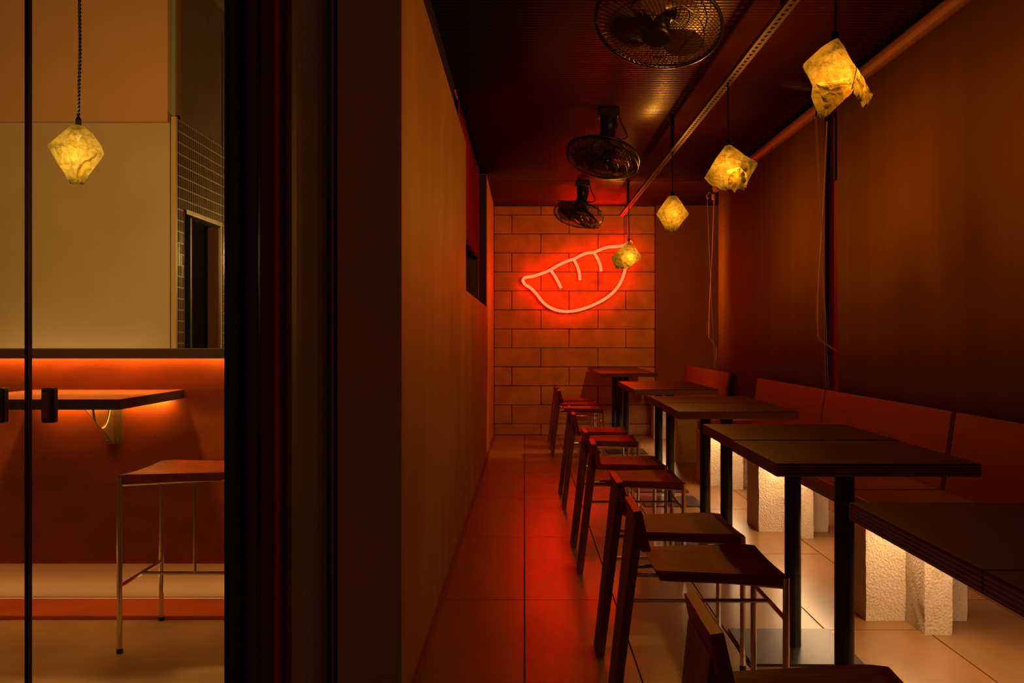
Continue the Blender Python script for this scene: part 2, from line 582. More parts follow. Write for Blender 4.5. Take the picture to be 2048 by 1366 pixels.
door2 = struct('door_2', bx(-2.26, -2.20, 5.78, 6.46, 0.0, 1.90), 'door_dark')
obj('door_frame', bx(-2.20, XT + 0.012, 5.78, 5.85, 0, 1.90), 'door_dark', door2)
obj('door_frame', bx(-2.195, XT + 0.004, 5.85, 5.90, 0, 1.86), 'door_red', door2)
obj('door_frame', bx(-2.195, XT + 0.004, 6.41, 6.459, 0, 1.86), 'door_red', door2)
obj('door_head', bx(-2.20, XT + 0.016, 5.78, 6.46, 1.872, 1.90), 'galvanised', door2)
struct('trim_4', tube([(-2.10, 6.52, 1.0), (-2.10, 6.52, 3.2)], 0.012, 8), 'galvanised')
struct('wall_far', bx(-2.3, -0.4, 8.0, 8.1, 0, 3.4), 'wall_side_dark')
struct('ceiling_left', bx(-3.6, -0.6, 2.55, 8.1, 3.4, 3.46), 'wall_side_dark')
struct('wall_partition', bx(-0.60, -0.525, 2.70, 8.1, 0, 3.4), 'wall_side_dark')
struct('wall_outer', bx(-3.7, -3.6, 2.3, 8.1, 0, 3.4), 'wall_side')

# shopfront frame between the glass and the wall end
YF = 2.60
def frame(name, xa, xb, y0, y1, m, bev=0.003):
    return struct(name, bx(xa, xb, y0, y1, 0, 3.4), m, bevel=bev)
frame('trim_5', -0.835, -0.790, YF - 0.03, YF + 0.05, 'frame_black')
frame('trim_6', -0.790, -0.752, YF + 0.005, YF + 0.05, 'frame_maroon')
tp = frame('trim_7', -0.750, -0.698, YF + 0.02, YF + 0.05, 'frame_maroon')
frame('trim_8', -0.698, -0.681, YF - 0.02, YF + 0.05, 'frame_red')
cv = bmesh.new()
prof = []
for i in range(13):
    a = math.pi * (1.0 - i / 12 * 0.92)
    prof.append((-0.617 + 0.064 * math.cos(a), YF + 0.03 - 0.035 * math.sin(a)))
prof += [(-0.556, YF + 0.05), (-0.681, YF + 0.05)]
add_prism(cv, prof, 'z', 0, 3.4)
struct('trim_9', cv, 'frame_satin', smooth=False)
frame('trim_10', -0.555, -0.526, YF + 0.01, YF + 0.05, 'frame_black')
frame('trim_11', -0.543, -0.537, YF, YF + 0.012, 'frame_red', 0.001)

# glass door leaves with pulls
def leaf(name, xa, xb, pull_x):
    d = struct(name, bx(xa, xb, YF - 0.004, YF + 0.004, 0.01, 3.3), 'pane_glass')
    obj('pull_plate', bx(pull_x - 0.0178, pull_x + 0.0178, YF - 0.034, YF - 0.004, 0.862, 0.960), 'handle_edge', d, bevel=0.006, seg=3)
    p = obj('pull_grip', bx(pull_x - 0.0135, pull_x + 0.0105, YF - 0.038, YF - 0.030, 0.874, 0.948), 'handle_wood', d, bevel=0.0035, seg=2)
    return d
XJ = -1.394
d1 = leaf('door_1', XJ + 0.005, -0.836, XJ + 0.069)
d3 = leaf('door_3', -1.96, XJ - 0.005, XJ - 0.069)
for d, a, b in ((d1, XJ - 0.001, XJ + 0.005), (d3, XJ - 0.006, XJ - 0.001)):
    obj('edge_strip', bx(a, b, YF - 0.010, YF + 0.010, 0.01, 3.3), 'frame_black', d)
obj('edge_strip', bx(-0.8385, -0.836, YF - 0.006, YF + 0.006, 0.01, 3.3), 'brass_steel', d1)

# ------------------------------------------------------------------ chairs (faces +x, origin on the floor under the seat)
def make_chair(name, label, cat, sz, blo, bhi, cz, strut=False):
    t = thing(name, label, cat)
    # seat: slightly dished trapezoid
    bm = bmesh.new()
    nx, ny = 10, 8
    top, bot = [], []
    for i in range(nx + 1):
        u = i / nx
        x = -0.155 + 0.355 * u
        hw = 0.145 + 0.045 * min(1, u * 1.25)
        a, b = [], []
        for j in range(ny + 1):
            v = j / ny * 2 - 1
            z = sz + 0.006 * v * v - 0.010 * (math.sin(math.pi * u) ** 2) * (1 - v * v) - (0.004 if i in (0, nx) or j in (0, ny) else 0)
            if u > 0.9:
                z -= 0.004 * (u - 0.9) * 10
            a.append(bm.verts.new((x, hw * v, z)))
            b.append(bm.verts.new((x + (0.012 if i == 0 else 0), (hw - 0.004) * v, sz - 0.028)))
        top.append(a); bot.append(b)
    for i in range(nx):
        for j in range(ny):
            bm.faces.new([top[i][j], top[i + 1][j], top[i + 1][j + 1], top[i][j + 1]])
            bm.faces.new([bot[i][j], bot[i][j + 1], bot[i + 1][j + 1], bot[i + 1][j]])
    for i in range(nx):
        bm.faces.new([top[i][0], bot[i][0], bot[i + 1][0], top[i + 1][0]])
        bm.faces.new([top[i][ny], top[i + 1][ny], bot[i + 1][ny], bot[i][ny]])
    for j in range(ny):
        bm.faces.new([top[0][j], top[0][j + 1], bot[0][j + 1], bot[0][j]])
        bm.faces.new([top[nx][j], bot[nx][j], bot[nx][j + 1], top[nx][j + 1]])
    obj('seat', bm, 'wood_chair', t)
    # backrest board leaning back
    bm = bmesh.new()
    add_prism(bm, [(-0.217, bhi - 0.003), (-0.192, bhi + 0.001), (-0.166, blo), (-0.194, blo)], 'y', -0.127, 0.127)
    obj('backrest', bm, 'wood_back', t, bevel=0.0025)
    # one broad tapered plank as rear leg
    bm = bmesh.new()
    zt = bhi - 0.045
    L = []
    sl = 0.065 / 0.56
    for z, hw in ((0.0, 0.064), (zt * 0.55, 0.084), (zt, 0.108)):
        x = -0.278 + sl * z * (0.56 / zt if strut else 1)
        L.append([bm.verts.new(p) for p in ((x, -hw, z), (x + 0.027, -hw, z), (x + 0.027, hw, z), (x, hw, z))])
    for a, b in zip(L, L[1:]):
        for k in range(4):
            bm.faces.new([a[k], a[(k + 1) % 4], b[(k + 1) % 4], b[k]])
    bm.faces.new(L[0][::-1]); bm.faces.new(L[-1])
    obj('rear_leg', bm, 'wood_leg', t, bevel=0.002)
    for s in (-1, 1):
        lg = obj('leg', tube([(0.196, s * 0.186, 0.008), (0.196, s * 0.186, sz - 0.007)], 0.0095, 12), 'chrome', t, smooth=False)
        obj('leg_cap', lathe([(0.011, 0.0), (0.011, 0.014), (0.0098, 0.016)], 12, Matrix.Translation((0.196, s * 0.186, 0))), 'rubber', lg)
        obj('seat_rail', tube([(-0.225, s * 0.043, sz - 0.036), (-0.10, s * 0.06, sz - 0.036), (0.192, s * 0.172, sz - 0.036)], 0.0062, 8), 'chrome', t)
    obj('crossbar', tube([(0.196, -0.186, cz), (0.196, 0.186, cz)], 0.0068, 10), 'chrome', t)
    k = -0.278 + sl * cz * (0.56 / zt if strut else 1) + 0.02
    obj('stretcher', tube([(0.196, 0, cz), (k, 0, cz)], 0.0062, 10), 'chrome', t)
    if strut:
        obj('strut', tube([(0.0, 0, cz), (0.0, 0, sz - 0.03)], 0.0062, 10), 'chrome', t)
    return t


CX = 0.522
chair_spots = [
    (1.65, 'dark wooden chair with chrome legs in the foreground, cut off by the lower picture edge'),
    (2.725, 'dark wooden chair at the near half of the double table with the black seam'),
    (3.245, 'dark wooden chair at the far half of the double table with the black seam'),
    (4.36, 'dark wooden chair at the near half of the third double table from the camera'),
    (4.90, 'dark wooden chair at the far half of the third double table from the camera'),
    (5.98, 'dark wooden chair with red-lit seat, nearer of the two at the fourth double table'),
    (6.54, 'dark wooden chair with red-lit seat, farther of the two at the fourth double table'),
    (8.62, 'dark wooden chair at the rearmost tables, nearest of the three there'),
    (9.15, 'dark wooden chair at the rearmost tables, middle of the three there'),
    (9.72, 'dark wooden chair closest to the block wall, farthest of all the chairs'),
]
CG = 'wooden chairs with chrome front legs along the aisle'
chair0 = make_chair('dining_chair', chair_spots[0][1], 'chair', 0.448, 0.497, 0.612, 0.325)
chair0['group'] = CG
for i, (y, lb) in enumerate(chair_spots):
    rz = random.uniform(-0.02, 0.02)
    if i == 0:
        chair0.location = (CX, y, 0); chair0.rotation_euler = (0, 0, rz)
    else:
        dup(chair0, (CX + random.uniform(-0.006, 0.006), y, 0), rz, lb)

stool = make_chair('bar_stool', 'tall stool with dark wooden seat and thin chrome legs behind the glass', 'stool', 0.622, 0.69, 0.79, 0.232, strut=True)
stool.location = (-1.215, 3.41, 0)
stool.rotation_euler = (0, 0, math.pi)

# ------------------------------------------------------------------ tables
def make_table():
    t = thing('cafe_table', '', 'table')
    hx, hy = 0.27, 0.272
    bm = bx(-hx, hx, -hy, hy, 0.732, 0.765)
    bmesh.ops.bevel(bm, geom=list(bm.edges), offset=0.0015, segments=1, affect='EDGES')
    obj('table_core', bm, 'ply_edge', t)
    obj('table_top', bx(-hx + 0.001, hx - 0.001, -hy + 0.001, hy - 0.001, 0.765, 0.767), 'laminate', t)
    obj('pole', lathe([(0.0285, 0.008), (0.0285, 0.720), (0.028, 0.722)], 28), 'black_steel', t, smooth=False)
    obj('mounting_plate', bx(-0.11, 0.11, -0.11, 0.11, 0.722, 0.732), 'black_steel', t)
    obj('base_plate', bx(-0.19, 0.19, -0.19, 0.19, 0.0, 0.008), 'plate_steel', t, bevel=0.0015)
    return t


table_spots = [
    (0.925, 1.050, 0.0, 'dark table slab at the lower right picture edge, nearest the camera'),
    (0.925, 1.598, 0.0, 'dark table with layered plywood edge pointing into the lower right foreground'),
    (0.938, 2.712, 0.6, 'dark square table, near half of the double table with the black seam'),
    (0.952, 3.282, 0.6, 'dark square table, far half of the double table with the black seam'),
    (0.966, 4.425, 0.8, 'near half of the third double table from the camera, with amber-lit corner'),
    (0.974, 4.985, 0.8, 'far half of the third double table from the camera'),
    (0.975, 6.190, 0.3, 'near half of the fourth double table from the camera'),
    (0.978, 6.745, 0.3, 'far half of the fourth double table from the camera'),
    (0.975, 8.900, 0.0, 'rear row of three pushed-together tables, the near one'),
    (0.978, 9.500, 0.0, 'rear row of three pushed-together tables, the middle one'),
    (0.980, 10.090, 0.0, 'rear row of three pushed-together tables, the one by the block wall'),
]
table0 = make_table()
table0['group'] = 'dark square tables on black poles'
for i, (x, y, a, lb) in enumerate(table_spots):
    if i == 0:
        table0.location = (x, y, 0); table0['label'] = lb
    else:
        dup(table0, (x, y, 0), -R(a), lb)

# ------------------------------------------------------------------ bench modules on concrete blocks
bench_spots = [
    (2.22, 3.875, 'nearest bench module, red-brown plywood, at the picture edge on the right'),
    (3.91, 5.545, 'bench module behind the double table with the black seam'),
    (5.56, 7.17, 'red-brown plywood bench module ending at the gap between the benches'),
    (8.19, 10.38, 'short red-lit bench in the far corner beside the plain pillar'),
]
for ya, yb, lb in bench_spots:
    t = thing('bench', lb, 'bench', (0, 0, 0), 0, 'plywood benches along the window wall')
    s = obj('seat', bx(1.338, 1.752, ya, yb, 0.425, 0.46), 'bench_ply', t, bevel=0.002)
    obj('front_rail', bx(1.339, 1.357, ya, yb, 0.389, 0.425), 'bench_edge', t)
    bm = bmesh.new()
    add_prism(bm, [(1.752, 0.425), (1.772, 0.425), (1.826, 0.785), (1.806, 0.785)], 'y', ya + 0.004, yb - 0.004)
    obj('backrest', bm, 'bench_ply', t, bevel=0.0015)
    for yy in (ya + 0.012, yb - 0.04):
        bm = bmesh.new()
        add_prism(bm, [(1.773, 0.425), (1.842, 0.425), (1.842, 0.77), (1.825, 0.77)], 'y', yy, yy + 0.028)
        obj('back_support', bm, 'black_steel', t)
    tag(obj('led_strip', bx(1.438, 1.460, ya + 0.08 if ya < 8 else ya + 0.3, yb - 0.33 if yb < 8 else yb - 0.75, 0.413, 0.4245), 'led_bench'),
        'warm light strip fixed under the ' + {2.22: 'nearest bench', 3.91: 'bench by the seamed double table', 5.56: 'bench before the gap', 8.19: 'far corner bench'}[ya], 'light strip', 'light strips under the benches')


def rough_block(name, x0, x1, y0, y1, z0, z1, label, rough=True):
    bm = bx(x0, x1, y0, y1, z0, z1)
    bmesh.ops.subdivide_edges(bm, edges=list(bm.edges), cuts=7, use_grid_fill=True)
    for v in bm.verts:
        n = noise.noise_vector(v.co * 22)
        k = 0.0035
        edge = sum((abs(v.co.x - x0) < 1e-4 or abs(v.co.x - x1) < 1e-4, abs(v.co.y - y0) < 1e-4 or abs(v.co.y - y1) < 1e-4, abs(v.co.z - z1) < 1e-4))
        if abs(v.co.z - z0) < 1e-4:
            n.z = 0
        if abs(v.co.z - z1) < 1e-4:
            n.z = 0
        v.co += n * k
        if edge >= 2:
            c = Vector(((x0 + x1) / 2, (y0 + y1) / 2, v.co.z))
            v.co += (c - v.co).normalized() * abs(noise.noise(v.co * 40)) * 0.006
    o = obj(name, bm, 'concrete')
    return tag(o, label, 'concrete block', 'pale concrete blocks carrying the benches')


for y, w1, w2 in ((3.59, 'foreground', 'foreground'), (5.235, 'middle', 'middle'), (6.86, 'third', 'third')):
    nm = {3.59: 'in the right foreground', 5.235: 'behind the near poles of the seamed table', 6.86: 'between the poles of the third table'}[y]
    rough_block('concrete_block', 1.325, 1.720, y, y + 0.28, 0.0, 0.3885, 'wide pale concrete block under the bench, ' + nm)
    rough_block('concrete_block', 1.478, 1.582, y - 0.172, y - 0.004, 0.0, 0.4245, 'narrow rough block jutting out under the bench, ' + nm)
rough_block('concrete_block', 1.352, 1.72, 8.15, 8.42, 0.0, 0.212, 'lower of the two shaded blocks under the near end of the corner bench')
rough_block('concrete_block', 1.352, 1.72, 8.155, 8.42, 0.2125, 0.3885, 'upper of the two shaded blocks under the near end of the corner bench')
rough_block('concrete_block', 1.40, 1.70, 10.02, 10.24, 0.0, 0.4245, 'brightly lit concrete block under the far end of the corner bench')

# ------------------------------------------------------------------ roller blinds with crank rods
def blind(name, ya, yb, label, crank):
    t = thing(name, label, 'blind', (0, 0, 0), 0, 'roller blinds on the window wall')
    obj('roller_tube', tube([(1.855, ya, 2.542), (1.855, yb, 2.542)], 0.039, 20), 'blind_tube', t, smooth=False)
    bm = bmesh.new()
    n = 90
    A = []
    for i in range(n + 1):
        y = ya + 0.02 + (yb - ya - 0.04) * i / n
        x = 1.872 + 0.0025 * noise.noise(Vector((y * 1.7, 0.3, 1.0))) + 0.0015 * noise.noise(Vector((y * 6, 2.3, 1.0)))
        A.append([bm.verts.new((x, y, z)) for z in (0.55, 1.5, 2.542)])
    for a, b in zip(A, A[1:]):
        for k in (0, 1):
            bm.faces.new([a[k], b[k], b[k + 1], a[k + 1]])
    o = obj('fabric', bm, 'blind_cloth', t, smooth=True)
    md = o.modifiers.new('s', 'SOLIDIFY'); md.thickness = 0.002; md.offset = 1
    obj('bottom_bar', tube([(1.873, ya + 0.02, 0.54), (1.873, yb - 0.02, 0.54)], 0.011, 10), 'blind_tube', t)
    obj('end_bracket', bx(1.80, 1.93, yb + 0.002, yb + 0.012, 2.49, 2.583), 'black_steel', t, bevel=0.004)
    if crank:
        y = yb + 0.035
        obj('gear_box', lathe([(0.012, -0.04), (0.020, -0.03), (0.020, 0.03), (0.012, 0.045)], 14, Matrix.Translation((1.84, y, 2.475))), 'cord_tan', t)
        rod = smooth_pts([(1.845, y, 2.44), (1.825, y, 1.90), (1.80, y, 1.40), (1.795, y, 1.12), (1.80, y, 1.09), (1.855, y, 1.03), (1.868, y, 0.99), (1.868, y, 0.96)], 8)
        cr = obj('crank_rod', tube(rod, 0.0062, 8), 'cord_tan', t)
        obj('grip', tube([(1.868, y, 0.99), (1.866, y, 0.88)], 0.009, 10), 'cord_tan', cr)
        obj('grip', tube([(1.797, y, 1.26), (1.795, y, 1.13)], 0.009, 10), 'cord_tan', cr)
        obj('pull_cord', tube(smooth_pts([(1.775, y - 0.01, 2.46), (1.80, y - 0.01, 1.8), (1.835, y - 0.01, 1.1), (1.85, y - 0.01, 0.80)], 6), 0.0022, 6), 'cord_tan', t)
        obj('cord_hook', tube(smooth_pts([(1.84, y - 0.01, 2.50), (1.80, y - 0.01, 2.51), (1.77, y - 0.01, 2.47), (1.79, y - 0.01, 2.45)], 6), 0.006, 8), 'cord_tan', t)
    return t


blind('roller_blind', 1.9, 5.555, 'large plain tan roller blind filling the right side of the picture', False)
blind('roller_blind', 5.74, 8.96, 'tan roller blind between the narrow red gap and the far pillar, with crank rod', True)
# crank of the nearer blind stands in the gap
rodt = thing('crank_handle', 'thin bent crank rod hanging in the gap between the two blinds', 'crank', (0, 0, 0))
y = 5.70
rod = smooth_pts([(1.865, y, 2.44), (1.845, y, 1.95), (1.812, y, 1.40), (1.808, y, 1.16), (1.82, y, 1.09), (1.885, y, 1.04), (1.93, y, 1.01)], 8)
obj('rod', tube(rod, 0.0058, 8), 'cord_tan', rodt)
obj('sleeve', tube([(1.811, y, 1.38), (1.808, y, 1.20)], 0.0085, 10), 'cord_tan', rodt)
obj('cord', tube(smooth_pts([(1.80, y, 2.47), (1.825, y, 1.9), (1.845, y, 1.3), (1.86, y, 0.78)], 6), 0.002, 6), 'cord_tan', rodt)
obj('cord', tube(smooth_pts([(1.79, y, 2.47), (1.82, y, 1.9), (1.853, y, 1.3), (1.872, y, 0.78)], 6), 0.002, 6), 'cord_tan', rodt)
obj('hook', tube(smooth_pts([(1.80, y, 2.583), (1.80, y, 2.52), (1.795, y, 2.46)], 4), 0.005, 8), 'black_steel', rodt)
obj('hook', tube([(1.865, y, 2.583), (1.865, y, 2.43)], 0.008, 8), 'black_steel', rodt)

# ------------------------------------------------------------------ perforated rail
rail = thing('perforated_rail', 'long perforated metal rail hung under the ceiling above the tables', 'rail', (0.985, 0, 2.33))
RY0, RY1 = 0.6, 9.45
bm = bmesh.new()
hw, sw, pit, sl = 0.0205, 0.0065, 0.05, 0.028
y = RY0
while y < RY1 - 1e-6:
    ys = [y, y + (pit - sl) / 2, y + (pit + sl) / 2, y + pit]
    for a, b in zip(ys, ys[1:]):
        segs = [(-hw, -sw), (sw, hw)] if abs((b - a) - sl) < 1e-6 else [(-hw, hw)]
        for x0, x1 in segs:
            add_box(bm, x0, x1, a, b, 0, 0.0025)
    y += pit
add_box(bm, -hw, -hw + 0.0025, RY0, y, 0.0025, 0.021)
add_box(bm, hw - 0.0025, hw, RY0, y, 0.0025, 0.021)
obj('channel', bm, 'rail_steel', rail)
for yy in (3.52, 6.165, 8.795):
    obj('hanger', bx(-0.012, 0.012, yy - 0.003, yy + 0.003, 0.003, ZC - 2.33 + 0.004), 'black_steel', rail)
obj('cable', tube([(0.006, RY0, 0.010), (0.004, 4, 0.009), (0.006, 8.7, 0.010)], 0.005, 6), 'cord_black', rail)

# ------------------------------------------------------------------ crumpled pendant lamps
def shade_mesh(rows, seed, rag, pinch=True):
    """rows: (z, x_left, x_right) from the top down; a folded square of film, crumpled into hard creases"""
    bm = bmesh.new()
    nz, na = 34, 64
    zs = [r[0] for r in rows]
    H = zs[0] - zs[-1]
    rings = []
    for j in range(nz + 1):
        t_ = j / nz
        z = zs[0] - H * t_
        k = 0
        while k < len(rows) - 2 and rows[k + 1][0] > z:
            k += 1
        a, b = rows[k], rows[k + 1]
        t = (z - a[0]) / (b[0] - a[0])
        xl, xr = a[1] + (b[1] - a[1]) * t, a[2] + (b[2] - a[2]) * t
        cx, h = (xl + xr) / 2, (xr - xl) / 2
        d = 0.010 + 0.043 * math.sin(math.pi * min(1, t_ * 0.88 + 0.10))
        if pinch:
            d *= 1 - 0.9 * max(0, (t_ - 0.72) / 0.28) ** 1.3
        ring = []
        for i in range(na):
            th = 2 * math.pi * i / na
            c, s = math.cos(th), math.sin(th)
            x = cx + h * math.copysign(abs(c) ** 1.25, c)
            yv = d * s
            p = Vector((x * 17 + seed * 3.1, yv * 17 + seed, z * 17))
            ds, _ = noise.voronoi(p)
            crease = min(1.0, (ds[1] - ds[0]))
            q = p * 2.4
            ds2, _ = noise.voronoi(q)
            c2 = min(1.0, (ds2[1] - ds2[0]))
            amp = min(1, j / 5)
            side = math.copysign(1, s) * abs(s)
            yv += amp * side * (0.018 * crease + 0.006 * c2 - 0.008) * (d / 0.05 if pinch else 1)
            zz = z
            if t_ > 0.7:
                f = (t_ - 0.7) / 0.3
                zz += f * f * (rag[0] * noise.noise(Vector((th * 1.6 + seed, seed, 0))) + rag[1] * noise.noise(Vector((th * 5 + seed, seed, 4))))
            x += 0.0025 * noise.noise(p * 2) * amp
            ring.append(bm.verts.new((x, yv, zz)))
        rings.append(ring)
    for a, b in zip(rings, rings[1:]):
        for i in range(na):
            f = bm.faces.new([a[i], a[(i + 1) % na], b[(i + 1) % na], b[i]])
            f.material_index = (1 if a[0].co.z < -0.150 else 0) if pinch else (1 if math.sin(2 * math.pi * (i + 0.5) / na) < -0.3 else 0)
    bm.faces.new(rings[0])
    return bm


def pendant(label, x, y, ztop, zcord, rows, k, seed, rag, flap=None, dense=False, twisted=False, power=1.0, lz=-0.11, col=PEND_COL):
    """rows in measured units (z down, left, right) times k metres"""
    t = thing('pendant_lamp', label, 'lamp', (x, y, ztop), 0, 'amber crumpled paper pendant lamps')
    rr = [(-a * k, b * k, c * k) for a, b, c in rows]
    m = 'shade_paper_dense' if dense else ('shade_paper_side' if twisted else 'shade_paper')
    sh = obj('shade', shade_mesh(rr, seed, rag, not dense), m, t, smooth=False, mats=['shade_paper_far', m] if dense else [m, m + '_low'])
    for fl_ in (flap or []):
        bm = bmesh.new()
        P = [Vector((a * k, -0.020 - 0.008 * q_, -b * k)) for q_, (a, b) in enumerate(fl_)]
        n = 14
        g = []
        for i in range(n + 1):
            row = []
            for j in range(n + 1):
                u, v = i / n, j / n
                p = P[0] * (1 - u) * (1 - v) + P[1] * u * (1 - v) + P[2] * u * v + P[3] * (1 - u) * v
                ds, _ = noise.voronoi(p * 30 + Vector((seed, 0, 0)))
                p.y -= 0.016 * min(1.0, ds[1] - ds[0]) + 0.022 * math.sin(math.pi * v) * (1 - abs(2 * u - 1) * 0.5)
                if i == n or j == n:
                    p += noise.noise_vector(p * 90) * 0.004
                row.append(bm.verts.new(p))
            g.append(row)
        for i in range(n):
            for j in range(n):
                bm.faces.new([g[i][j], g[i + 1][j], g[i + 1][j + 1], g[i][j + 1]])
        obj('flap', bm, 'shade_paper_side_flap' if twisted else 'shade_paper_flap', t)
    if twisted:
        for ph in (0, math.pi):
            pts = []
            L = zcord - ztop
            for i in range(421):
                z = L * i / 420
                wob = 0.006 * math.sin(z * 5.0) * min(1, z * 4)
                pts.append((wob + 0.0036 * math.cos(z * 220 + ph), 0.0036 * math.sin(z * 220 + ph), z))
            obj('cord', tube(pts, 0.0031, 5), 'cord_black', t)
    else:
        pts = [(0, 0, 0.02), (0.002, 0, (zcord - ztop) * 0.4), (-0.002, 0, (zcord - ztop) * 0.7), (0, 0, zcord - ztop)]
        obj('cord', tube(smooth_pts(pts, 5), 0.0042, 8), 'cord_black', t)
    sk = obj('socket', lathe([(0.008, 0.03), (0.011, 0.022), (0.011, -0.012), (0.014, -0.02), (0.012, -0.035), (0.002, -0.055)], 16), 'socket', t)
    ld = bpy.data.lights.new('bulb_light', 'POINT')
    ld.energy = PEND * power
    ld.color = col
    ld.shadow_soft_size = 0.05 if twisted else 0.022
    lo = bpy.data.objects.new('bulb_light', ld)
    C.objects.link(lo)
    lo.parent = t
    lo.location = (0, 0, lz)
    return t


XR_ = 0.985
pendant('pendant lamp nearest the camera, amber crumpled shade with a torn hanging flap', 0.984, 2.93, 2.04, 2.331,
        [(0, -42, 42), (90, -190, 120), (230, -345, 190), (330, -440, 240), (390, -420, 285), (500, -350, 255), (610, -300, 225), (740, -330, 175), (860, -285, 70), (960, -255, -40), (1060, -215, -150)],
        0.000232, 1.0, (0.006, 0.006), flap=[[(262, 390), (460, 780), (330, 985), (150, 700)], [(-295, 610), (140, 545), (165, 760), (-200, 1075)]])
pendant('second pendant lamp from the camera, square amber shade with an open fold in front', 0.984, 4.47, 2.026, 2.331,
        [(0, -60, 60), (105, -130, 220), (195, -200, 330), (335, -290, 575), (395, -330, 560), (625, -465, 420), (705, -400, 375), (800, -290, 330), (850, -200, 310)],
        0.0002476, 2.0, (0.022, 0.012), flap=[[(-50, 500), (190, 430), (100, 945), (-45, 780)], [(200, 420), (330, 560), (320, 850), (215, 800)]])
pendant('third pendant lamp from the camera, diamond-shaped amber shade before the plain pillar', 0.985, 6.16, 2.04, 2.331,
        [(0, -60, 68), (95, -130, 140), (195, -200, 200), (270, -245, 258), (355, -190, 180), (455, -130, 105), (525, -98, 66)],
        0.0004387, 3.0, (0.012, 0.010))
pendant('farthest pendant lamp, amber shade overlapping the end of the neon sign', 0.985, 8.72, 2.0, 2.331,
        [(0, -30, 45), (80, -100, 95), (180, -220, 168), (225, -270, 185), (275, -268, 158), (330, -240, 70), (405, -200, 0)],
        0.000621, 4.0, (0.010, 0.008), dense=True, lz=-0.14, power=2.3)
pendant('pendant lamp with twisted black cord hanging behind the glass in the side room', -1.688, 3.5, 1.90, 3.40,
        [(0, -40, 30), (55, -110, 90), (113, -175, 130), (155, -150, 145), (225, -108, 98), (280, -72, 58), (328, -45, 26)],
        0.000665, 5.0, (0.010, 0.008), twisted=True, flap=[[(60, 200), (140, 160), (28, 335), (14, 275)]], col=(1.0, 0.56, 0.17), power=5.9)

# ------------------------------------------------------------------ neon dumpling sign
NY = 10.375
def nz(px, py):
    sx, sy = 900 + px / 2.97, 200 + py / 2.97
    return ((sx - 1049) * NY / F, 0, 1.1 - (sy - 675) * NY / F)
sign = thing('neon_sign', 'glowing red neon outline of a dumpling with three pleats on the block wall', 'neon sign', (0, NY, 0))
out = [(432, 1072), (446, 1056), (500, 1045), (560, 1025), (597, 1008), (650, 978), (700, 956), (735, 945), (790, 918), (825, 908), (855, 905), (900, 886), (940, 874), (1000, 870), (1040, 860), (1072, 842),
       (1078, 870), (1066, 920), (1045, 990), (1025, 1058), (990, 1120), (930, 1175), (850, 1218), (770, 1246), (700, 1256), (640, 1250), (590, 1230), (550, 1198), (512, 1150), (480, 1118), (447, 1096)]
pts = [nz(*p) for p in out]
cl = smooth_pts(pts + [pts[0]], 5)[:-1]
obj('outline_tube', tube(cl, 0.0165, 10, closed=True), 'neon', sign, smooth=True)
for pl in ([(600, 1012), (625, 1050), (648, 1092), (660, 1118)], [(737, 950), (757, 990), (768, 1030), (772, 1070)], [(858, 910), (880, 950), (893, 985), (897, 1018)]):
    pp = smooth_pts([nz(*p) for p in pl], 5)
    pt = obj('pleat_tube', tube(pp, 0.0165, 10), 'neon', sign, smooth=True)
    obj('pleat_backing', tube([p + Vector((0, 0.0085, 0)) for p in pp], 0.0162, 8), 'rubber', pt)
off = [Vector(p) + Vector((0, 0.0085, 0)) for p in cl]
obj('backing_channel', tube(off, 0.0162, 10, closed=True), 'rubber', sign)
for px in (1035, 1062):
    a = nz(px, 858); b = (a[0], 0, ZC - 0.004)
    obj('hanging_wire', tube([a, b], 0.003, 6), 'cord_black', sign)
for p in ((470, 1108), (700, 1256), (930, 1175), (735, 945)):
    a = nz(*p)
    obj('standoff', tube([(a[0], 0.012, a[2]), (a[0], YB - NY + 0.003, a[2])], 0.006, 8), 'rubber', sign)

# ------------------------------------------------------------------ ceiling fans with wire cages
def make_fan():
    t = thing('ceiling_fan', '', 'fan')
    # z = 0 at the ceiling, the cage hangs below; the tilted head is built in its own part
    obj('mount_box', bx(-0.068, 0.068, -0.06, 0.06, -0.06, 0.0), 'fan_black', t, bevel=0.008)
    bm = bmesh.new()
    add_tube(bm, smooth_pts([(0.0, 0, -0.05), (0.002, 0.0, -0.12), (-0.012, -0.01, -0.19), (-0.030, -0.02, -0.245)], 4), [0.058] * 5 + [0.050] * 4 + [0.060] * 4, 16)
    obj('neck', bm, 'fan_black', t, smooth=True)
    obj('cord', tube(smooth_pts([(0.06, 0, -0.02), (0.085, -0.01, -0.10), (0.115, -0.02, -0.17), (0.105, -0.02, -0.20), (0.03, -0.02, -0.205)], 8), 0.005, 6), 'cord_black', t)
    obj('clamp', bx(0.0, 0.07, -0.035, -0.005, -0.215, -0.195), 'fan_black', t, bevel=0.004)
    return t


